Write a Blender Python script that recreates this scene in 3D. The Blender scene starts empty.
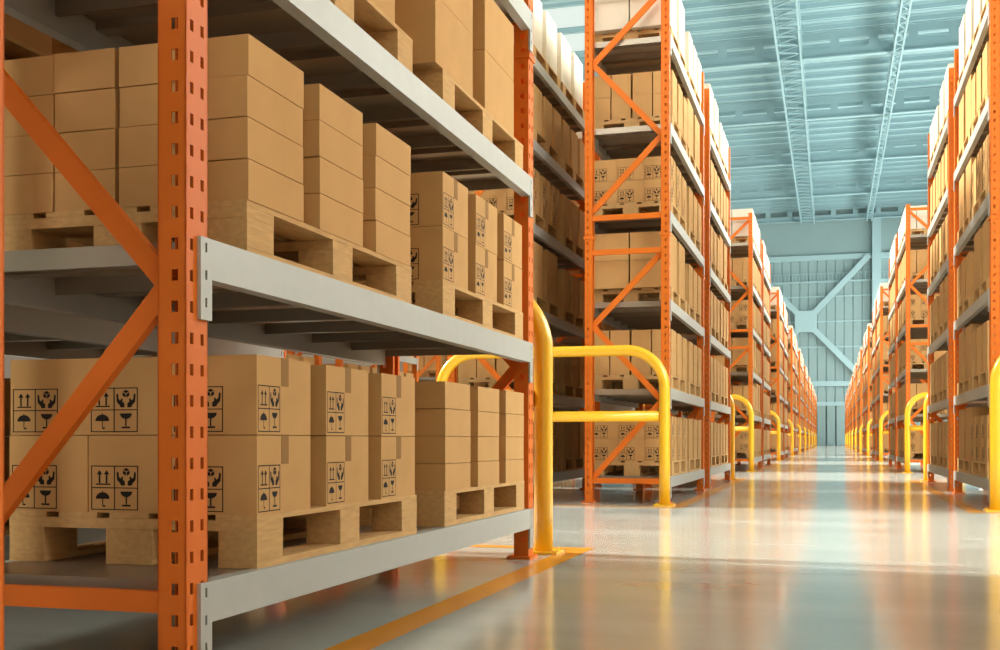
import bpy, math, random
from mathutils import Vector, Matrix
from mathutils.bvhtree import BVHTree

random.seed(7)
scene = bpy.context.scene
COL = scene.collection

# ------------------------------------------------------------------ camera numbers
F, CX, VPX, HY, H = 1140.0, 500.0, 831.6, 440.2, 0.566
TH = math.atan((VPX - CX) / F)
CT, ST = math.cos(TH), math.sin(TH)

# ------------------------------------------------------------------ materials
def mat(name, rgb, rough=0.6, metal=0.0, var=0.0, scale=20.0, stretch=(1, 1, 1), coat=0.0, bump=0.0, spec=0.5, rvar=0.0, detail=4.0):
    m = bpy.data.materials.new(name); m.use_nodes = True
    nt = m.node_tree; b = nt.nodes['Principled BSDF']
    b.inputs['Base Color'].default_value = (*rgb, 1)
    b.inputs['Roughness'].default_value = rough
    b.inputs['Metallic'].default_value = metal
    b.inputs['Specular IOR Level'].default_value = spec
    b.inputs['Coat Weight'].default_value = coat
    b.inputs['Coat Roughness'].default_value = 0.12
    if var or bump or rvar:
        tc = nt.nodes.new('ShaderNodeTexCoord'); mp = nt.nodes.new('ShaderNodeMapping')
        mp.inputs['Scale'].default_value = stretch
        nz = nt.nodes.new('ShaderNodeTexNoise'); nz.inputs['Scale'].default_value = scale
        nz.inputs['Detail'].default_value = detail
        nt.links.new(tc.outputs['Object'], mp.inputs['Vector']); nt.links.new(mp.outputs['Vector'], nz.inputs['Vector'])
        if var:
            mx = nt.nodes.new('ShaderNodeMix'); mx.data_type = 'RGBA'
            mx.inputs[6].default_value = (*[c * (1 - var) for c in rgb], 1)
            mx.inputs[7].default_value = (*[min(1, c * (1 + var)) for c in rgb], 1)
            nt.links.new(nz.outputs['Fac'], mx.inputs[0]); nt.links.new(mx.outputs[2], b.inputs['Base Color'])
        if rvar:
            mr = nt.nodes.new('ShaderNodeMapRange')
            mr.inputs['To Min'].default_value = max(0.0, rough - rvar); mr.inputs['To Max'].default_value = rough + rvar
            nt.links.new(nz.outputs['Fac'], mr.inputs['Value']); nt.links.new(mr.outputs['Result'], b.inputs['Roughness'])
        if bump:
            bp = nt.nodes.new('ShaderNodeBump'); bp.inputs['Strength'].default_value = bump; bp.inputs['Distance'].default_value = 0.01
            nt.links.new(nz.outputs['Fac'], bp.inputs['Height']); nt.links.new(bp.outputs['Normal'], b.inputs['Normal'])
    return m

def emit(name, rgb, s):
    m = bpy.data.materials.new(name); m.use_nodes = True
    nt = m.node_tree; nt.nodes.clear()
    e = nt.nodes.new('ShaderNodeEmission'); o = nt.nodes.new('ShaderNodeOutputMaterial')
    e.inputs[0].default_value = (*rgb, 1); e.inputs[1].default_value = s
    nt.links.new(e.outputs[0], o.inputs[0]); return m

M = {
    'orange': mat('orange_paint', (0.68, 0.150, 0.012), 0.5, var=0.06, scale=8, spec=0.22),
    'yellow': mat('yellow_paint', (0.86, 0.47, 0.014), 0.32, coat=0.3),
    'grey': mat('galvanised_steel', (0.42, 0.415, 0.375), 0.5, 0.15, var=0.06, scale=14),
    'deck': mat('shelf_steel', (0.34, 0.28, 0.215), 0.36, 0.65, var=0.10, scale=6, rvar=0.08),
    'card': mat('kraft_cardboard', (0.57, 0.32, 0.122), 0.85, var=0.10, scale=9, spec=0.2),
    'pale': mat('pale_lit_cardboard', (0.72, 0.64, 0.51), 0.85, var=0.06, scale=9, spec=0.2),  # kraft paled for topmost shelves: overexposed upper light put into its colour
    'tape': mat('paper_tape', (0.31, 0.16, 0.055), 0.7, spec=0.1),
    'ink': mat('black_ink', (0.018, 0.012, 0.010), 0.7, spec=0.2),
    'wood': mat('pallet_pine', (0.58, 0.345, 0.14), 0.8, var=0.28, scale=11, stretch=(4, 1, 7), spec=0.2),
    'floor': mat('polished_concrete', (0.50, 0.50, 0.44), 0.16, var=0.22, scale=1.5, stretch=(0.4, 1.3, 1), rvar=0.09, spec=0.55, coat=0.35, detail=8),
    'line': mat('floor_line_paint', (0.78, 0.30, 0.03), 0.25, var=0.12, scale=3, coat=0.3),
    'roof': mat('roof_sheet_blue', (0.26, 0.405, 0.45), 0.5, var=0.06, scale=0.5),
    'roofbeam': mat('roof_beam_blue', (0.27, 0.41, 0.45), 0.5),
    'wall': mat('wall_sheet_blue', (0.235, 0.335, 0.345), 0.45, var=0.06, scale=0.4),
    'wallbeam': mat('wall_brace_blue', (0.31, 0.45, 0.485), 0.5),
    'sky': emit('skylight_panel', (0.90, 1.0, 0.91), 1.2), 'back_fill': emit('back_fill_panel', (1.0, 0.97, 0.88), 26.0), 'right_fill': emit('right_fill_band', (0.97, 1.0, 0.93), 18.0),  # back and right emitters are unseen additions that brighten the racks
}

# ------------------------------------------------------------------ mesh builder
class MB:
    def __init__(s): s.v = []; s.f = []; s.m = []; s.smooth = set()
    def add(s, verts, faces, m=0):
        n = len(s.v); s.v += [tuple(p) for p in verts]
        for f in faces: s.f.append(tuple(i + n for i in f)); s.m.append(m)
    def box(s, x0, x1, y0, y1, z0, z1, m=0):
        s.add([(x0, y0, z0), (x1, y0, z0), (x1, y1, z0), (x0, y1, z0), (x0, y0, z1), (x1, y0, z1), (x1, y1, z1), (x0, y1, z1)],
              [(0, 3, 2, 1), (4, 5, 6, 7), (0, 1, 5, 4), (1, 2, 6, 5), (2, 3, 7, 6), (3, 0, 4, 7)], m)
    def bar(s, a, b, w, d, up=(0, 1, 0), m=0):
        """rectangular bar from a to b; w across, d along 'up'."""
        a = Vector(a); b = Vector(b); t = (b - a).normalized(); u = Vector(up)
        u = (u - t * u.dot(t)).normalized(); n = t.cross(u)
        p = [a + n * sx * w / 2 + u * sy * d / 2 for sx, sy in ((-1, -1), (1, -1), (1, 1), (-1, 1))]
        q = [c + (b - a) for c in p]
        s.add(p + q, [(3, 2, 1, 0), (4, 5, 6, 7), (0, 1, 5, 4), (1, 2, 6, 5), (2, 3, 7, 6), (3, 0, 4, 7)], m)
    def tube(s, pts, r, seg=20, m=0, cap=True):
        pts = [Vector(p) for p in pts]; n0 = len(s.v); k = len(pts)
        ref = Vector((0, 1, 0))
        for i, p in enumerate(pts):
            t = (pts[min(i + 1, k - 1)] - pts[max(i - 1, 0)]).normalized()
            u = (ref - t * ref.dot(t)).normalized(); w = t.cross(u)
            for j in range(seg):
                a = 2 * math.pi * j / seg
                s.v.append(tuple(p + u * r * math.cos(a) + w * r * math.sin(a)))
        for i in range(k - 1):
            for j in range(seg):
                a = n0 + i * seg + j; b = n0 + i * seg + (j + 1) % seg
                s.smooth.add(len(s.f)); s.f.append((a, b, b + seg, a + seg)); s.m.append(m)
        if cap:
            s.f.append(tuple(n0 + j for j in range(seg))[::-1]); s.m.append(m)
            s.f.append(tuple(n0 + (k - 1) * seg + j for j in range(seg))); s.m.append(m)
    def plate(s, O, U, V, N, ul, vl, th, cols, rows, m=0):
        """sheet ul x vl with rectangular holes at every (cols x rows); N = outward normal, thickness th goes along -N."""
        O = Vector(O); U = Vector(U); V = Vector(V); N = Vector(N)
        flip = U.cross(V).dot(N) < 0
        P = lambda u, v, d: tuple(O + U * u + V * v - N * d)
        def q(a, b, c, d, rev=False):
            if rev != flip: a, b, c, d = d, c, b, a
            s.add([a, b, c, d], [(0, 1, 2, 3)], m)
        def panel(u0, u1, v0, v1):
            q(P(u0, v0, 0), P(u1, v0, 0), P(u1, v1, 0), P(u0, v1, 0))
            q(P(u0, v0, th), P(u1, v0, th), P(u1, v1, th), P(u0, v1, th), True)
        u = 0.0
        for (a, b) in cols:
            panel(u, a, 0, vl); v = 0.0
            for (c, d) in rows:
                panel(a, b, v, c); v = d
                q(P(a, c, 0), P(a, d, 0), P(a, d, th), P(a, c, th), True)
                q(P(b, c, 0), P(b, d, 0), P(b, d, th), P(b, c, th))
                q(P(a, c, 0), P(b, c, 0), P(b, c, th), P(a, c, th))
                q(P(a, d, 0), P(b, d, 0), P(b, d, th), P(a, d, th), True)
            panel(a, b, v, vl); u = b
        panel(u, ul, 0, vl)
        q(P(0, 0, 0), P(0, vl, 0), P(0, vl, th), P(0, 0, th)); q(P(ul, 0, 0), P(ul, vl, 0), P(ul, vl, th), P(ul, 0, th), True)
        q(P(0, 0, 0), P(ul, 0, 0), P(ul, 0, th), P(0, 0, th), True); q(P(0, vl, 0), P(ul, vl, 0), P(ul, vl, th), P(0, vl, th))
    def mirror(s):
        s.v = [(-x, y, z) for x, y, z in s.v]; s.f = [f[::-1] for f in s.f]; return s
    def mesh(s, name, mats):
        me = bpy.data.meshes.new(name); me.from_pydata(s.v, [], s.f)
        for x in mats: me.materials.append(x)
        me.polygons.foreach_set('material_index', s.m)
        if s.smooth: me.polygons.foreach_set('use_smooth', [i in s.smooth for i in range(len(s.f))])
        me.update(); return me

def obj(name, me, parent=None, loc=None, rz=0.0, **props):
    o = bpy.data.objects.new(name, me); COL.objects.link(o)
    if parent: o.parent = parent
    if loc is not None: o.location = loc
    if rz: o.rotation_euler = (0, 0, rz)
    for k, v in props.items(): o[k] = v
    return o
def struct(name, mb, m, **p):
    return obj(name, mb.mesh(name, m if isinstance(m, list) else [m]), kind='structure', **p)

ORD = 'zeroth first second third fourth fifth sixth seventh eighth ninth tenth eleventh twelfth thirteenth fourteenth fifteenth sixteenth seventeenth eighteenth nineteenth twentieth twenty-first'.split()

# ------------------------------------------------------------------ layout
DECKS = [0.24, 1.03, 1.82, 2.61, 3.40, 4.19]
SHELF = ['lowest', 'second', 'third', 'fourth', 'fifth', 'topmost']
XL, XR, XB = -1.384, 1.255, -2.700          # aisle faces of the left row, right row and the back row behind the left one
DEPTH, PW, PD, PH = 0.762, 0.072, 0.092, 4.71
PERIOD, NB = 11.1, 10
LS, LF = 2.82, 2.994
UNITS = []                                   # (x, y, L, mirrored, label name, block)
def add_units():
    UNITS.append((XL, 2.248, LF, False, 'foreground rack', 0))
    UNITS.append((XL, 1.574 - LF, LF, False, 'nearest cropped rack', -1))
    UNITS.append((XB, 2.248, LF, False, 'foreground back rack', 0))
    for y, q in ((2.248, 'farther'), (1.572 - LF, 'nearer')): UNITS.append((XR, y, LF, True, q + ' hidden', -1))
    for i, y in enumerate((1.572 - LF, 2.248, 10.12, 13.58, 21.22, 24.68)): UNITS.append((-6.1, y, LF if i < 2 else LS, False, ORD[i + 1] + ' across', -1))
    UNITS.append((-7.42, 21.22, LS, False, 'nearer behind', -1)); UNITS.append((-7.42, 24.68, LS, False, 'farther behind', -1))
    n = 1
    for b in range(1, NB + 1):
        for y in (10.12, 13.58):
            n += 1
            yy = y + PERIOD * (b - 1)
            UNITS.append((XL, yy, LS, False, ORD[n] + ' left rack', b))
            UNITS.append((XR, yy, LS, True, ORD[n - 1] + ' right rack', b))
            if b <= 3: UNITS.append((XB, yy, LS, False, ORD[n] + ' back rack', b))
add_units()

# ------------------------------------------------------------------ rack unit
NODES = [(1, 0.22), (0, 0.92), (1, 1.60), (0, 2.24)], [(1, 2.64), (0, 3.29), (1, 3.97), (0, 4.58)]
HORIZ = [0.20, 2.26, 2.57, 4.62]
ROWS = [(0.0775 + i * 0.0705, 0.0775 + i * 0.0705 + 0.026) for i in range(65)]

def post_mb(x_out, dirn, y0, holes):
    """channel post: web on the outer side x_out, flanges run towards dirn."""
    mb = MB(); t = 0.004
    if not holes:
        xa, xb = sorted((x_out, x_out + dirn * PW)); mb.box(xa, xb, y0, y0 + PD, 0, PH); return mb
    cols2 = [(0.017, 0.031), (0.061, 0.075)]; col1 = [(0.020, 0.038)]
    mb.plate((x_out, y0, 0), (0, 1, 0), (0, 0, 1), (-dirn, 0, 0), PD, PH, t, cols2, ROWS)
    for yy, ny in ((y0, -1), (y0 + PD, 1)):
        mb.plate((x_out, yy, 0), (dirn, 0, 0), (0, 0, 1), (0, ny, 0), PW, PH, t, col1, ROWS)
    # open back with small return lips
    xi = x_out + dirn * PW
    xa, xb = sorted((xi, xi - dirn * t))
    mb.box(xa, xb, y0, y0 + 0.022, 0, PH); mb.box(xa, xb, y0 + PD - 0.022, y0 + PD, 0, PH)
    return mb

def beam_mb(front, L, D):
    mb = MB(); xa, xb = (-0.034, 0.009) if front else (-DEPTH - 0.009, -DEPTH + 0.034)
    mb.box(xa, xb, PD, L, D - 0.094, D)
    return mb
def connector_mb(front, L, D, near):
    mb = MB(); ya = PD - 0.046 if near else L - 0.003
    rows = [(0.189 - 0.034 - 0.063 * i, 0.189 - 0.012 - 0.063 * i) for i in range(2, -1, -1)]
    x, n = (0.0100, 1) if front else (-DEPTH - 0.0100, -1)
    mb.plate((x, ya, D - 0.189), (0, 1, 0), (0, 0, 1), (n, 0, 0), 0.049, 0.189, 0.0095, [(0.019, 0.028)] if near else [(0.021, 0.030)], rows)
    return mb
def panel_mb(L, D, i, n):
    w = (L - PD) / n; y0 = PD + i * w + 0.002; y1 = PD + (i + 1) * w - 0.002
    mb = MB(); xa, xb = -DEPTH + 0.036, -0.036
    mb.box(xa, xb, y0, y1, D - 0.006, D - 0.001)
    mb.box(xa, xb, y0, y0 + 0.005, D - 0.052, D - 0.006); mb.box(xa, xb, y1 - 0.005, y1, D - 0.052, D - 0.006)
    ym = (y0 + y1) / 2; mb.box(xa, xb, ym - 0.03, ym + 0.03, D - 0.030, D - 0.006)
    return mb
def unit_parts(L, holes, npan=7):
    """list of (name, MB, material, [sub-parts])"""
    out = []
    for y0, in ((0.0,), (L,)):
        for x, d in ((0.0, -1), (-DEPTH, 1)):
            subs = []
            b = MB(); xc = x + d * PW / 2
            b.box(xc - 0.065, xc + 0.065 if d < 0 and x < 0 else xc + 0.05, y0 - 0.025, y0 + PD + 0.025, 0, 0.014)
            subs.append(('base_plate', b, 'orange', []))
            c = MB(); xa, xb = sorted((x, x + d * PW)); e = 0.007
            c.box(xa - e, xa - 0.0005, y0 - e, y0 + PD + e, 2.385, 2.41); c.box(xb + 0.0005, xb + e, y0 - e, y0 + PD + e, 2.385, 2.41)
            c.box(xa - 0.0005, xb + 0.0005, y0 - e, y0 - 0.0005, 2.385, 2.41); c.box(xa - 0.0005, xb + 0.0005, y0 + PD + 0.0005, y0 + PD + e, 2.385, 2.41)
            subs.append(('splice_collar', c, 'orange', []))
            out.append(('post', post_mb(x, d, y0, holes), 'orange', subs))
        xs = (-PW + 0.004, -DEPTH + PW - 0.004); yc = y0 + PD / 2
        for chain in NODES:
            for (a, za), (b, zb) in zip(chain, chain[1:]):
                mb = MB(); mb.bar((xs[a], yc, za), (xs[b], yc, zb), 0.050, 0.026); out.append(('diagonal_brace', mb, 'orange', []))
        for z in HORIZ:
            mb = MB(); mb.bar((xs[0], yc - 0.028, z), (xs[1], yc - 0.028, z), 0.048, 0.026); out.append(('cross_brace', mb, 'orange', []))
    for D in DECKS:
        for fr in (True, False):
            out.append(('beam', beam_mb(fr, L, D), 'grey', [('beam_connector', connector_mb(fr, L, D, nr), 'grey', []) for nr in (True, False)]))
        for i in range(npan):
            out.append(('shelf_panel', panel_mb(L, D, i, npan), 'deck', []))
    return out

_cache = {}
def detailed_meshes(L, mir):
    if (L, mir) not in _cache:
        def conv(ps): return [(n, (mb.mirror() if mir else mb).mesh(n, [M[m]]), conv(s)) for n, mb, m, s in ps]
        _cache[(L, mir)] = conv(unit_parts(L, True))
    return _cache[(L, mir)]
def plain_mesh(L, mir):
    if ('p', L, mir) not in _cache:
        big = MB(); names = ['orange', 'grey', 'deck']
        def rec(ps):
            for n, mb, m, s in ps:
                big.add(mb.v, mb.f, names.index(m))
                if n != 'post' or True: rec(s)
        rec(unit_parts(L, False, 4))
        if mir: big.mirror()
        _cache[('p', L, mir)] = big.mesh('pallet_rack', [M[n] for n in names])
    return _cache[('p', L, mir)]

def rack_label(nm, blk):
    if nm == 'foreground rack': return 'large orange and grey pallet rack in the left foreground holding brown cartons'
    if nm == 'nearest cropped rack': return 'orange pallet rack cut off by the left edge of the photo'
    if nm == 'foreground back rack': return 'orange pallet rack standing back to back behind the foreground rack'
    if 'hidden' in nm: return f'orange pallet rack opposite the foreground rack, {nm.split()[0]} of two, outside the frame'
    if 'behind' in nm: return f'orange pallet rack far left, {nm.split()[0]} of two behind the racks across the next aisle'
    if 'across' in nm: return f'orange pallet rack across the next aisle to the left, {nm.split()[0]} from the camera'
    w = nm.split()
    if w[1] == 'back': return f'orange pallet rack, back to back behind the {w[0]} rack of the left row'
    return f'orange and grey pallet rack, the {w[0]} from the front in the {w[1]} row'
for (x, y, L, mir, nm, blk) in UNITS:
    pr = dict(label=rack_label(nm, blk), category='pallet rack', group='pallet racks along the ' + ('right' if mir else 'left') + ' of the aisle')
    if not nm.endswith(('hidden', 'across', 'behind')) and blk <= 2 and not (blk == 2 and 'back' in nm):
        root = obj('pallet_rack', None, loc=(x, y, 0), **pr)
        for n, me, subs in detailed_meshes(L, mir):
            p = obj(n, me, root)
            for n2, me2, _ in subs: obj(n2, me2, p)
    else:
        obj('pallet_rack', plain_mesh(L, mir), loc=(x, y, 0), **pr)

# ------------------------------------------------------------------ cartons
def rect(x0, y0, x1, y1): return [(x0, y0), (x1, y0), (x1, y1), (x0, y1)]
def arc(cx, cy, r, a0, a1, n=8): return [(cx + r * math.cos(math.radians(a0 + (a1 - a0) * i / n)), cy + r * math.sin(math.radians(a0 + (a1 - a0) * i / n))) for i in range(n + 1)]
def symbol_polys():
    """handling marks in a unit square: arrows, hands, umbrella, goblet."""
    P = []; t = 0.022
    for a in (0, 0.5 - t / 2, 1 - t): P.append(rect(a, 0, a + t, 1)); 
    for a in (0, 0.5 - t / 2, 1 - t): P += [rect(t, a, 0.5 - t / 2, a + t), rect(0.5 + t / 2, a, 1 - t, a + t)]
    for cx in (0.18, 0.33):                                        # this way up
        P += [rect(cx - 0.018, 0.60, cx + 0.018, 0.82), [(cx - 0.06, 0.80), (cx + 0.06, 0.80), (cx, 0.90)]]
    P.append(rect(0.10, 0.565, 0.41, 0.595))
    P += [rect(0.237, 0.10, 0.257, 0.36), arc(0.247, 0.25, 0.15, 0, 180, 12)]      # umbrella
    P += [rect(0.237, 0.39, 0.257, 0.43), arc(0.275, 0.105, 0.038, 180, 360, 6)]
    P += [arc(0.75, 0.42, 0.125, 180, 360, 12), rect(0.735, 0.13, 0.765, 0.31), rect(0.66, 0.085, 0.84, 0.125)]  # goblet
    P += [[(0.75, 0.95), (0.685, 0.91), (0.75, 0.87), (0.815, 0.91)], [(0.678, 0.895), (0.678, 0.815), (0.743, 0.775), (0.743, 0.855)], [(0.757, 0.855), (0.757, 0.775), (0.822, 0.815), (0.822, 0.895)]]           # box held by two hands
    for s in (-1, 1):
        q = [(0.75 + s * dx, zz) for dx, zz in ((0.03, 0.555), (0.115, 0.555), (0.13, 0.60), (0.195, 0.68), (0.205, 0.83), (0.19, 0.87), (0.165, 0.85),
             (0.155, 0.75), (0.125, 0.71), (0.085, 0.76), (0.065, 0.745), (0.075, 0.69), (0.03, 0.645))]
        P.append(q if s > 0 else q[::-1])
    return P
SYM = symbol_polys()
TYPES = {                # size x, y, z ; columns, rows, layers ; column pitch, row pitch, row start
    'printed': ((0.246, 0.310, 0.203), (3, 3, 2), 0.2490, 0.415, 0.0),
    'flat': ((0.1825, 0.310, 0.1015), (4, 3, 4), 0.1868, 0.415, 0.0),
    'tall': ((0.178, 0.310, 0.205), (4, 3, 2), 0.1890, 0.415, 0.0),
    'big': ((0.366, 0.450, 0.250), (2, 2, 2), 0.3800, 0.620, -0.08),
}
WORD = {'printed': 'printed', 'flat': 'flat', 'tall': 'plain', 'big': 'large'}
PAL_W, PAL_L, PAL_H = 0.746, 1.158, 0.135

def carton_meshes(kind, col='card'):
    (sx, sy, sz), *_ = TYPES[kind]
    b = MB(); b.box(-sx / 2, sx / 2, -sy / 2, sy / 2, 0, sz); e = 0.0007
    if kind in ('flat', 'tall', 'big'):
        pass
    tp = MB(); tw = 0.021 if kind != 'big' else 0.026; dz = min(0.075, sz * 0.42)
    tp.box(-sx / 2 - e, sx / 2 + e, -tw, tw, sz, sz + e)
    for s in (-1, 1):
        xa, xb = sorted((s * sx / 2, s * (sx / 2 + e))); tp.box(xa, xb, -tw, tw, sz - dz, sz)
    if kind == 'printed':
        def mark(O, U, N, w, h):
            O = Vector(O); U = Vector(U); N = Vector(N); V = Vector((0, 0, 1)); flip = U.cross(V).dot(N) < 0
            for p in SYM:
                vs = [O + U * (u * w) + V * (v * h) + N * e for u, v in p]
                ar = sum(p[i][0] * p[(i + 1) % len(p)][1] - p[(i + 1) % len(p)][0] * p[i][1] for i in range(len(p)))
                if (ar < 0) != flip: vs = vs[::-1]
                b.add(vs, [tuple(range(len(vs)))], 1)
        mark((-sx / 2 + 0.008, -sy / 2, 0.007), (1, 0, 0), (0, -1, 0), 0.143, 0.117)
        mark((sx / 2 - 0.008, sy / 2, 0.007), (-1, 0, 0), (0, 1, 0), 0.143, 0.117)
        mark((sx / 2, -sy / 2 + 0.006, 0.007), (0, 1, 0), (1, 0, 0), 0.120, 0.120)
        mark((-sx / 2, sy / 2 - 0.006, 0.007), (0, -1, 0), (-1, 0, 0), 0.120, 0.120)
    return b.mesh('cardboard_box', [M[col], M['ink']]), (tp.mesh('tape', [M['tape']]) if kind in ('printed',) else None)
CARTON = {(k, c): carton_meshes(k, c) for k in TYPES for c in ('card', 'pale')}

def pallet_parts():
    W, L, Hh = PAL_W, PAL_L, PAL_H; out = []          # local: x from -W to 0, y from 0 to L
    bw = 0.118; gap = (W - 5 * bw) / 4
    def one(n, *a):
        m = MB(); m.box(*a); out.append((n, m))
    for i in range(5): x = -W + i * (bw + gap); one('deck_board', x, x + bw, 0, L, Hh - 0.014, Hh)
    for y in (0, L / 2 - 0.07, L - 0.145): one('cross_board', -W, 0, y, y + 0.143, Hh - 0.042, Hh - 0.0145)
    for y in (0.0, L / 2 - 0.07, L - 0.145):
        for x0, x1 in ((-W, -W + 0.11), (-W / 2 - 0.07, -W / 2 + 0.07), (-0.11, 0)): one('block', x0, x1, y + 0.001, y + 0.142, 0.0185, Hh - 0.0425)
    for x0, x1 in ((-W, -W + 0.11), (-W / 2 - 0.07, -W / 2 + 0.07), (-0.11, 0)): one('bottom_board', x0, x1, 0, L, 0, 0.018)
    return out
_pp = pallet_parts()
PAL_PARTS = [(n, m.mesh(n, [M['wood']])) for n, m in _pp]
_all = MB()
for n, m in _pp: _all.add(m.v, m.f)
PAL_MESH = _all.mesh('wooden_pallet', [M['wood']])

# every load in every rack
BOXES, PALS = [], []      # dicts
rng = random.Random(11)
CYCLE = ['printed', 'tall', 'big', 'printed', 'tall', 'big']
for ui, (x, y, L, mir, nm, blk) in enumerate(UNITS):
    front = nm == 'foreground rack'
    for k, D in enumerate(DECKS):
        if front and k > 3: continue
        if nm == 'nearest cropped rack': continue
        for p in (0, 1):
            if front:
                py = y + ((0.350, 1.806) if k == 0 else (0.298, 1.785) if k == 1 else (0.31, 1.785))[p]
                kind = [('printed', 'flat'), ('flat', 'printed'), ('big', 'big'), ('printed', 'tall')][k][p]
            else:
                py = y + (0.30, 1.58 if L < 2.9 else 1.70)[p] + rng.uniform(-0.04, 0.04) * (p == 0 or L > 2.9)
                kind = CYCLE[k] if p == 0 and (y in (10.12,) or rng.random() < 0.6) else rng.choice(['printed', 'flat', 'tall', 'big', 'tall'])
            sg = -1 if mir else 1
            px = x - sg * (0.012 + (0 if front else rng.uniform(0.0, 0.004)))
            pd = dict(x=px, y=py, z=D, mir=mir, nm=nm, k=k, p=p, kind=kind, blk=blk, front=front)
            PALS.append(pd)
            (sx, sy, sz), (nc, nr, nl), cp, rp, r0 = TYPES[kind]
            for c in range(nc):
                for r in range(nr):
                    for l in range(nl):
                        if 0 < c < nc - 1 and 0 < r < nr - 1 and l < nl - 1: continue
                        off = (PAL_W - (nc - 1) * cp - sx) / 2
                        if kind in ('flat', 'tall'): off += 0.004 if c >= 2 else -0.004
                        bx = px - sg * (off + sx / 2 + c * cp) + rng.uniform(-1, 1) * 0.0006
                        by = py + r0 + r * rp + sy / 2 + rng.uniform(-1, 1) * 0.003
                        BOXES.append(dict(x=bx, y=by, z=D + PAL_H + l * (sz + 0.0022), rz=rng.uniform(-1, 1) * 0.0025, kind=kind, c=c, r=r, l=l, nl=nl, nc=nc, nr=nr, pal=pd))

# which of them show largest from here (the rest of the same kinds become one stuff object each)
pv, pf, own = [], [], []
def pbox(x0, x1, y0, y1, z0, z1, tag):
    n = len(pv)
    pv.extend([(x0, y0, z0), (x1, y0, z0), (x1, y1, z0), (x0, y1, z0), (x0, y0, z1), (x1, y0, z1), (x1, y1, z1), (x0, y1, z1)])
    for f in ((0, 3, 2, 1), (4, 5, 6, 7), (0, 1, 5, 4), (1, 2, 6, 5), (2, 3, 7, 6), (3, 0, 4, 7)): pf.append(tuple(i + n for i in f)); own.append(tag)
for i, b in enumerate(BOXES):
    sx, sy, sz = TYPES[b['kind']][0]
    pbox(b['x'] - sx / 2, b['x'] + sx / 2, b['y'] - sy / 2, b['y'] + sy / 2, b['z'], b['z'] + sz, ('b', i))
for i, p in enumerate(PALS):
    sg = -1 if p['mir'] else 1
    for n, m in _pp:
        if n in ('block', 'cross_board', 'bottom_board'):
            xs = [v[0] for v in m.v]; ys = [v[1] for v in m.v]; zs = [v[2] for v in m.v]
            a, c = sorted((p['x'] + sg * min(xs), p['x'] + sg * max(xs)))
            pbox(a, c, p['y'] + min(ys), p['y'] + max(ys), p['z'] + min(zs), p['z'] + max(zs), ('p', i))
for (x, y, L, mir, nm, blk) in UNITS:
    sg = -1 if mir else 1
    for D in DECKS: a, c = sorted((x, x - sg * DEPTH)); pbox(a, c, y, y + L, D - 0.09, D - 0.001, None)
    for yy in (y, y + L):
        for x0 in (x, x - sg * (DEPTH - PW)): a, c = sorted((x0, x0 - sg * PW)); pbox(a, c, yy, yy + PD, 0, PH, None)
bvh = BVHTree.FromPolygons(pv, pf)
hits = {}
for iy in range(0, 650, 2):
    for ix in range(0, 1000, 2):
        u = ix + 1 - CX; w = HY - (iy + 1)
        d = Vector((CT * u - ST * F, ST * u + CT * F, w)).normalized()
        h = bvh.ray_cast(Vector((0, 0, H)), d)
        if h[2] is not None and own[h[2]] is not None: hits[own[h[2]]] = hits.get(own[h[2]], 0) + 1
order = sorted(((n, i) for (t, i), n in hits.items() if t == 'b' and n >= 2), key=lambda a: (-a[0], a[1]))
box_things = {i for n, i in order[:300]}
orderp = sorted(((n, i) for (t, i), n in hits.items() if t == 'p' and n >= 2), key=lambda a: (-a[0], a[1]))
pal_things = {i for n, i in orderp[:290]}
print('visible boxes', len(order), 'pallets', len(orderp), 'all', len(BOXES), len(PALS), 'cut', order[min(299, len(order) - 1)], orderp[-1])

LAY = {1: ['only'], 2: ['bottom', 'top'], 4: ['bottom', 'second', 'third', 'top']}
ROWN = {2: ['front', 'rear'], 3: ['front', 'middle', 'rear']}
COLN = {2: ['aisle', 'inner'], 3: ['aisle', 'middle', 'inner'], 4: ['aisle', 'second', 'third', 'inner']}
stuff_b = MB()
for i, b in enumerate(BOXES):
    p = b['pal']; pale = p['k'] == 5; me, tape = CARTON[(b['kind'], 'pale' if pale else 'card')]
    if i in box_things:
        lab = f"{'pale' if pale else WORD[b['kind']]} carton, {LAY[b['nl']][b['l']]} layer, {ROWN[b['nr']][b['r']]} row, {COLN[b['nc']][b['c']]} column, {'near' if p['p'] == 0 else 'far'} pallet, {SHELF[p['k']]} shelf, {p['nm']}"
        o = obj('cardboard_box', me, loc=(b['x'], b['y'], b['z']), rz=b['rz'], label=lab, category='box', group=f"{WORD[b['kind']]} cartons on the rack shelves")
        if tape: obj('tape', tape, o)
    else:
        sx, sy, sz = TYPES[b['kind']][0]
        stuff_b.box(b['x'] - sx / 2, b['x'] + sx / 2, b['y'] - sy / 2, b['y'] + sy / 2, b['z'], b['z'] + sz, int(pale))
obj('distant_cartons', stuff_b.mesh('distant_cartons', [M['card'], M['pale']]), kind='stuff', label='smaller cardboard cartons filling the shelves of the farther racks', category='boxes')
stuff_p = MB()
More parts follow.
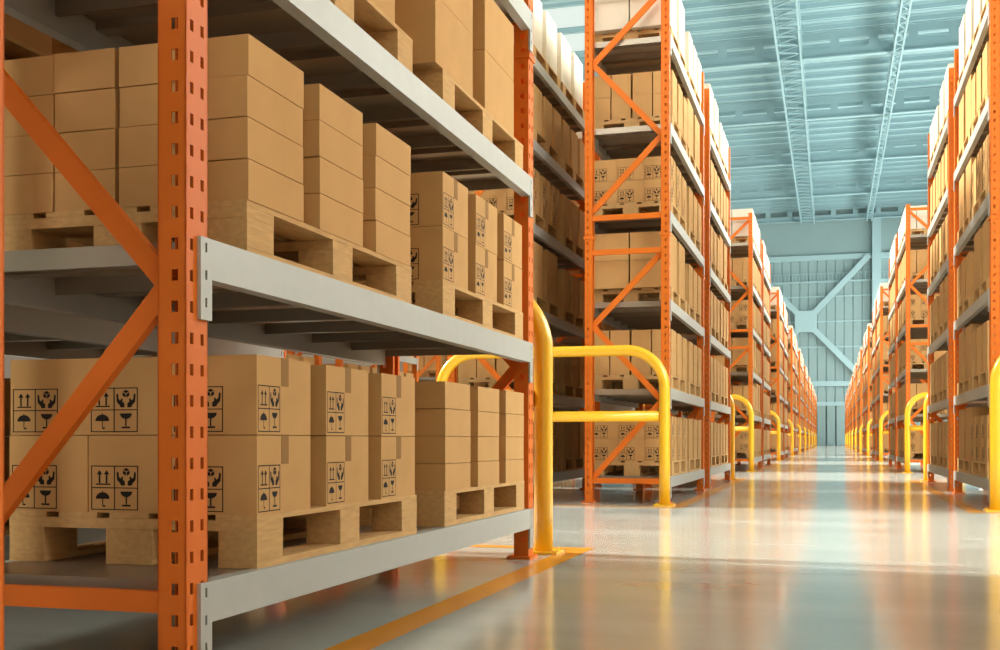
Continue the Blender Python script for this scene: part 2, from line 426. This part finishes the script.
for i, p in enumerate(PALS):
    sg = -1 if p['mir'] else 1
    x = p['x'] if sg > 0 else p['x'] + PAL_W
    if i in pal_things:
        lab = f"wooden pallet carrying {'pale' if p['k'] == 5 else WORD[p['kind']]} cartons, {'near' if p['p'] == 0 else 'far'} pallet, {SHELF[p['k']]} shelf, {p['nm']}"
        pr = dict(label=lab, category='pallet', group='wooden pallets on the rack shelves')
        if p['front'] or (p['blk'] == 1 and hits[('p', i)] > 40):
            r = obj('wooden_pallet', None, loc=(x, p['y'], p['z']), **pr)
            for n, me in PAL_PARTS: obj(n, me, r)
        else: obj('wooden_pallet', PAL_MESH, loc=(x, p['y'], p['z']), **pr)
    else:
        stuff_p.add([(a + x, b_ + p['y'], c + p['z']) for a, b_, c in _all.v], _all.f)
obj('distant_pallets', stuff_p.mesh('distant_pallets', [M['wood']]), kind='stuff', label='smaller wooden pallets under the cartons of the farther racks', category='pallets')

# ------------------------------------------------------------------ hoop barriers
def hoop_meshes(x0, x1):
    r = 0.33; top = 1.35; m = MB()
    path = [(x0, 0, 0.012)] + [(x0, 0, z) for z in (0.4, 0.8)] + [(x0 + r - r * math.cos(a), 0, top - r + r * math.sin(a)) for a in [math.pi / 2 * i / 12 for i in range(13)]]
    path += [(x1 - r + r * math.sin(a), 0, top - r + r * math.cos(a)) for a in [math.pi / 2 * i / 12 for i in range(13)]] + [(x1, 0, z) for z in (0.8, 0.4, 0.012)]
    m.tube(path, 0.047, 24)
    rail = MB(); rail.tube([(x0 + 0.045, 0, 0.775), ((x0 + x1) / 2, 0, 0.775), (x1 - 0.045, 0, 0.775)], 0.047, 24)
    def bp(x):
        b = MB(); b.box(x - 0.085, x + 0.085, -0.085, 0.085, 0, 0.012)
        for sx in (-1, 1):
            for sy in (-1, 1): b.tube([(x + sx * 0.068, sy * 0.068, 0.012), (x + sx * 0.068, sy * 0.068, 0.022)], 0.009, 8)
        return b
    return [('hoop_tube', m.mesh('hoop_tube', [M['yellow']])), ('mid_rail', rail.mesh('mid_rail', [M['yellow']])),
            ('base_plate', bp(x0).mesh('base_plate', [M['yellow']])), ('base_plate', bp(x1).mesh('base_plate', [M['yellow']]))]
HL, HR = hoop_meshes(-3.434, -1.387), hoop_meshes(1.262, 3.31)
hy = [(0, 'far', 5.55)] + [(b, e, yy + PERIOD * (b - 1)) for b in range(1, NB + 1) for e, yy in (('near', 9.86), ('far', 16.72))]
for side, meshes in (('left', HL), ('right', HR)):
    for b, e, yy in hy:
        if side == 'right' and b == 0: continue
        if b > 1 and e == 'far': continue
        nm = 'foreground rack' if b == 0 else f'{ORD[b]} block of the {side} racks'
        lab = f'yellow hoop barrier at the {e} end, ' + nm
        r = obj('hoop_barrier', None, loc=(0, yy, 0), label=lab, category='barrier', group='yellow hoop barriers at the rack ends')
        for n, me in meshes: obj(n, me, r)

# ------------------------------------------------------------------ floor and its painted lines
fl = MB(); fl.box(-30, 30, -14.3, 122.2, -0.1, 0); struct('floor', fl, M['floor'])
n = 0
def line(x0, x1, y0, y1):
    global n
    n += 1; m = MB(); m.add([(x0, y0, 0.0012), (x1, y0, 0.0012), (x1, y1, 0.0012), (x0, y1, 0.0012)], [(0, 1, 2, 3)]); struct(f'trim_{n}', m, M['line'])
for b in range(0, NB + 1):
    y0, y1 = (-6.0, 5.88) if b == 0 else (9.55 + PERIOD * (b - 1), 17.0 + PERIOD * (b - 1))
    line(-1.315, -1.195, y0, y1); line(-3.6, -1.315, y1 - 0.12, y1)
    if b: line(-3.6, -1.315, y0, y0 + 0.12); line(1.03, 1.15, y0, y1); line(1.15, 3.4, y0, y0 + 0.12); line(1.15, 3.4, y1 - 0.12, y1)

# ------------------------------------------------------------------ building shell
WY = 122.0
WZC = 0.9598 * WY + 0.6                       # depth of the far wall along the view
ZC = 24.6
def wz(py): return H + (HY - py) * WZC / F
def wx(px): u = px - CX; return WY * (CT * u - ST * F) / (ST * u + CT * F)
wf = MB(); xs = []; x = -26.0
while x < 26: xs += [(x, 0), (x + 0.74, 0), (x + 0.78, 0.09), (x + 0.84, 0.09)]; x += 0.88
ztop = wz(259)
v = [(a, WY + d, 0) for a, d in xs] + [(a, WY + d, ztop) for a, d in xs]; k = len(xs)
wf.add(v, [(i, i + 1, i + 1 + k, i + k) for i in range(k - 1)])
wf.box(-26, 26, WY - 0.05, WY + 0.2, ztop, ZC + 1)
struct('wall_far', wf, M['wall'])
wr = MB(); wr.box(14, 14.3, -14, WY, 0, 6.5); wr.box(14, 14.3, -14, WY, 14, ZC); struct('wall_right', wr, M['wall'])
wb = MB(); wb.box(-18, 14, -14.3, -14, 0, 7); wb.box(-18, 14, -14.3, -14, 12, ZC); wb.box(-18, -9, -14.3, -14, 7, 12); wb.box(-5.8, -4.5, -14.3, -14, 7, 12); wb.box(-1.3, 14, -14.3, -14, 7, 12); struct('wall_back', wb, M['wall'])
t = [0]
def trim(mb, m): t[0] += 1; return struct(f'trim_{n + t[0]}', mb, M[m])
for za, zb, d in ((wz(261), wz(256), 0.35), (wz(283), wz(281.4), 0.25), (wz(297.6), wz(296.4), 0.15), (wz(322.6), wz(321.4), 0.15), (wz(348), wz(346.6), 0.15), (wz(386.5), wz(381.5), 0.3), (wz(406), wz(402), 0.3)):
    m = MB(); m.box(-24, 14, WY - d, WY - 0.001, za, zb); trim(m, 'wallbeam')
rail = MB(); xx = -14.0
while xx < 7: rail.box(xx, xx + 0.06, WY - 0.30, WY - 0.26, wz(283), wz(274)); xx += 0.36
rail.box(-14, 7, WY - 0.30, WY - 0.26, wz(274.6), wz(274)); trim(rail, 'wallbeam')
C0 = Vector((wx(806), WY - 0.55, wz(322)))
br = MB()
for sx, sz in ((1, 1), (-1, 1), (1, -1), (-1, -1)): br.bar(C0 + Vector((sx * 0.6, 0, sz * 0.6)), C0 + Vector((sx * 6.25, 0, sz * 6.6)), 0.58, 0.22)
br.box(C0.x - 1.1, C0.x + 1.1, C0.y - 0.14, C0.y + 0.14, C0.z - 1.1, C0.z + 1.1); trim(br, 'wallbeam')
for pa in (872, 732):
    cm = MB(); xa = wx(pa); cm.box(xa, xa + 0.85, WY - 0.8, WY - 0.002, 0, wz(222)); trim(cm, 'wallbeam')
dr = MB()
for i in range(9): dr.box(-5.2 + i * 0.95, -4.40 + i * 0.95, WY - 0.22, WY - 0.02, 0.02, wz(406))
struct('door_1', dr, M['wall'])
# roof deck: ribbed sheet on purlins
rf = MB(); y = -14.0
prof = []
while y < WY: prof += [(y, 0), (y + 0.35, 0), (y + 0.40, 0.14), (y + 0.75, 0.14), (y + 0.80, 0.0), (y + 1.15, 0), (y + 1.20, 0.14), (y + 1.45, 0.14), (y + 1.50, 0.0), (y + 1.58, 0.0), (y + 1.60, -0.26), (y + 1.74, -0.26), (y + 1.76, 0)]; y += 1.8
k = len(prof)
SKX = [(-18, -10.2)]
for xa, xb in ((-20, -18), (-10.2, 14.3)):
    rf.add([(xa, a, ZC + b) for a, b in prof] + [(xb, a, ZC + b) for a, b in prof], [(i, i + 1, i + 1 + k, i + k) for i in range(k - 1)])
struct('ceiling', rf, M['roof'])
zg = wz(222)
gy = [56.8, 69.7, 82.8, 95.8, 108.9, 121.2]
for y in gy:
    g = MB(); hol = [(0.9 + 2.17 * i, 0.9 + 2.17 * i + 1.66) for i in range(15)]
    g.plate((-20, y, zg), (1, 0, 0), (0, 0, 1), (0, -1, 0), 34.2, 1.45, 0.05, hol, [(0.48, 1.0)])
    g.box(-20, 14.2, y - 0.18, y + 0.22, zg - 0.09, zg); g.box(-20, 14.2, y - 0.18, y + 0.22, zg + 1.45, zg + 1.57)
    struct('roof_beam', g, M['roofbeam'])
# lattice girder running along the aisle under the roof
tr = MB(); xa, xb, zt = -2.97, -1.70, zg - 0.45
for x in (xa, xb):
    tr.box(x - 0.055, x + 0.055, 35, WY - 1, zt, zt + 0.16); tr.box(x - 0.055, x + 0.055, 35, WY - 1, zt + 1.1, zt + 1.22)
y = 35.0
while y < WY - 2.5:
    tr.bar((xa, y, zt + 0.1), (xb, y + 0.3, zt + 0.1), 0.08, 0.08, (0, 0, 1)); tr.bar((xb, y + 0.3, zt + 0.12), (xa, y + 1.4, zt + 0.12), 0.07, 0.07, (0, 0, 1))
    for x in (xa, xb): tr.bar((x, y, zt + 0.1), (x, y + 0.7, zt + 1.15), 0.06, 0.06, (1, 0, 0)); tr.bar((x, y + 0.7, zt + 1.15), (x, y + 1.4, zt + 0.1), 0.06, 0.06, (1, 0, 0))
    y += 1.4
struct('roof_truss', tr, M['roofbeam'])
lb = MB(); y = 35.0
for x in (3.42, 3.86):
    for z in (zg - 0.4, zg + 0.35): lb.box(x - 0.05, x + 0.05, 35, WY - 1, z, z + 0.1)
while y < WY - 3:
    lb.bar((3.42, y, zg - 0.35), (3.86, y + 0.7, zg - 0.35), 0.07, 0.05, (0, 0, 1)); lb.bar((3.86, y + 0.7, zg - 0.35), (3.42, y + 1.4, zg - 0.35), 0.07, 0.05, (0, 0, 1))
    for x in (3.42, 3.86): lb.bar((x, y, zg - 0.35), (x, y + 0.7, zg + 0.4), 0.05, 0.05, (1, 0, 0)); lb.bar((x, y + 0.7, zg + 0.4), (x, y + 1.4, zg - 0.35), 0.05, 0.05, (1, 0, 0))
    y += 1.4
struct('roof_truss', lb, M['roofbeam'])
pb = MB(); y = -13.0
while y < WY - 1: pb.box(-18, -10.2, y - 0.12, y + 0.12, ZC - 0.35, ZC - 0.01); y += 4.1
struct('roof_beam', pb, M['roofbeam'])
# roof skylights, then added unseen fill panels on the right and back walls
q = 0
for xa, xb in SKX:
    y = -13.0
    while y < WY - 3:
        q += 1; m = MB(); m.box(xa, xb, y, y + 12.3, ZC, ZC + 0.1); struct(f'skylight_or_fill_{q}', m, M['sky']); y += 12.3
y = -13.5
while y < WY - 3:
    q += 1; m = MB(); m.box(14.1, 14.2, y, y + 11.8, 6.5, 14); struct(f'skylight_or_fill_{q}', m, M['right_fill']); y += 12.3  # unseen glowing band added to brighten the upper rack faces
for x in (-9.0, -4.5):
    q += 1; m = MB(); m.box(x, x + 3.2, -14.2, -14.1, 7.0, 12); struct(f'skylight_or_fill_{q}', m, M['back_fill'])  # unseen glowing panes added to brighten the sides facing the camera

# ------------------------------------------------------------------ light
w = bpy.data.worlds.new('World'); scene.world = w; w.use_nodes = True
bg = w.node_tree.nodes['Background']; bg.inputs[0].default_value = (1.0, 0.80, 0.58, 1); bg.inputs[1].default_value = 0.32
sun = bpy.data.lights.new('sun', 'SUN'); sun.energy = 13.0; sun.angle = math.radians(6); sun.color = (1.0, 0.99, 0.90)
so = bpy.data.objects.new('sun', sun); COL.objects.link(so)
so.rotation_euler = Vector((0.84, -0.065, -0.52)).to_track_quat('-Z', 'Y').to_euler(); so.location = (-20, 7, 15)

# ------------------------------------------------------------------ camera
cd = bpy.data.cameras.new('camera'); co = bpy.data.objects.new('camera', cd); COL.objects.link(co)
cd.sensor_width = 36; cd.lens = F / 1000 * 36; cd.shift_y = (HY - 325) / 1000; cd.clip_end = 300; cd.clip_start = 0.05
co.location = (0, 0, H); co.rotation_euler = (math.pi / 2, 0, TH)
scene.camera = co
vs = scene.view_settings
vs.view_transform = 'Standard'; vs.look = 'None'; vs.gamma = 1.0; vs.use_curve_mapping = False; vs.exposure = -0.40
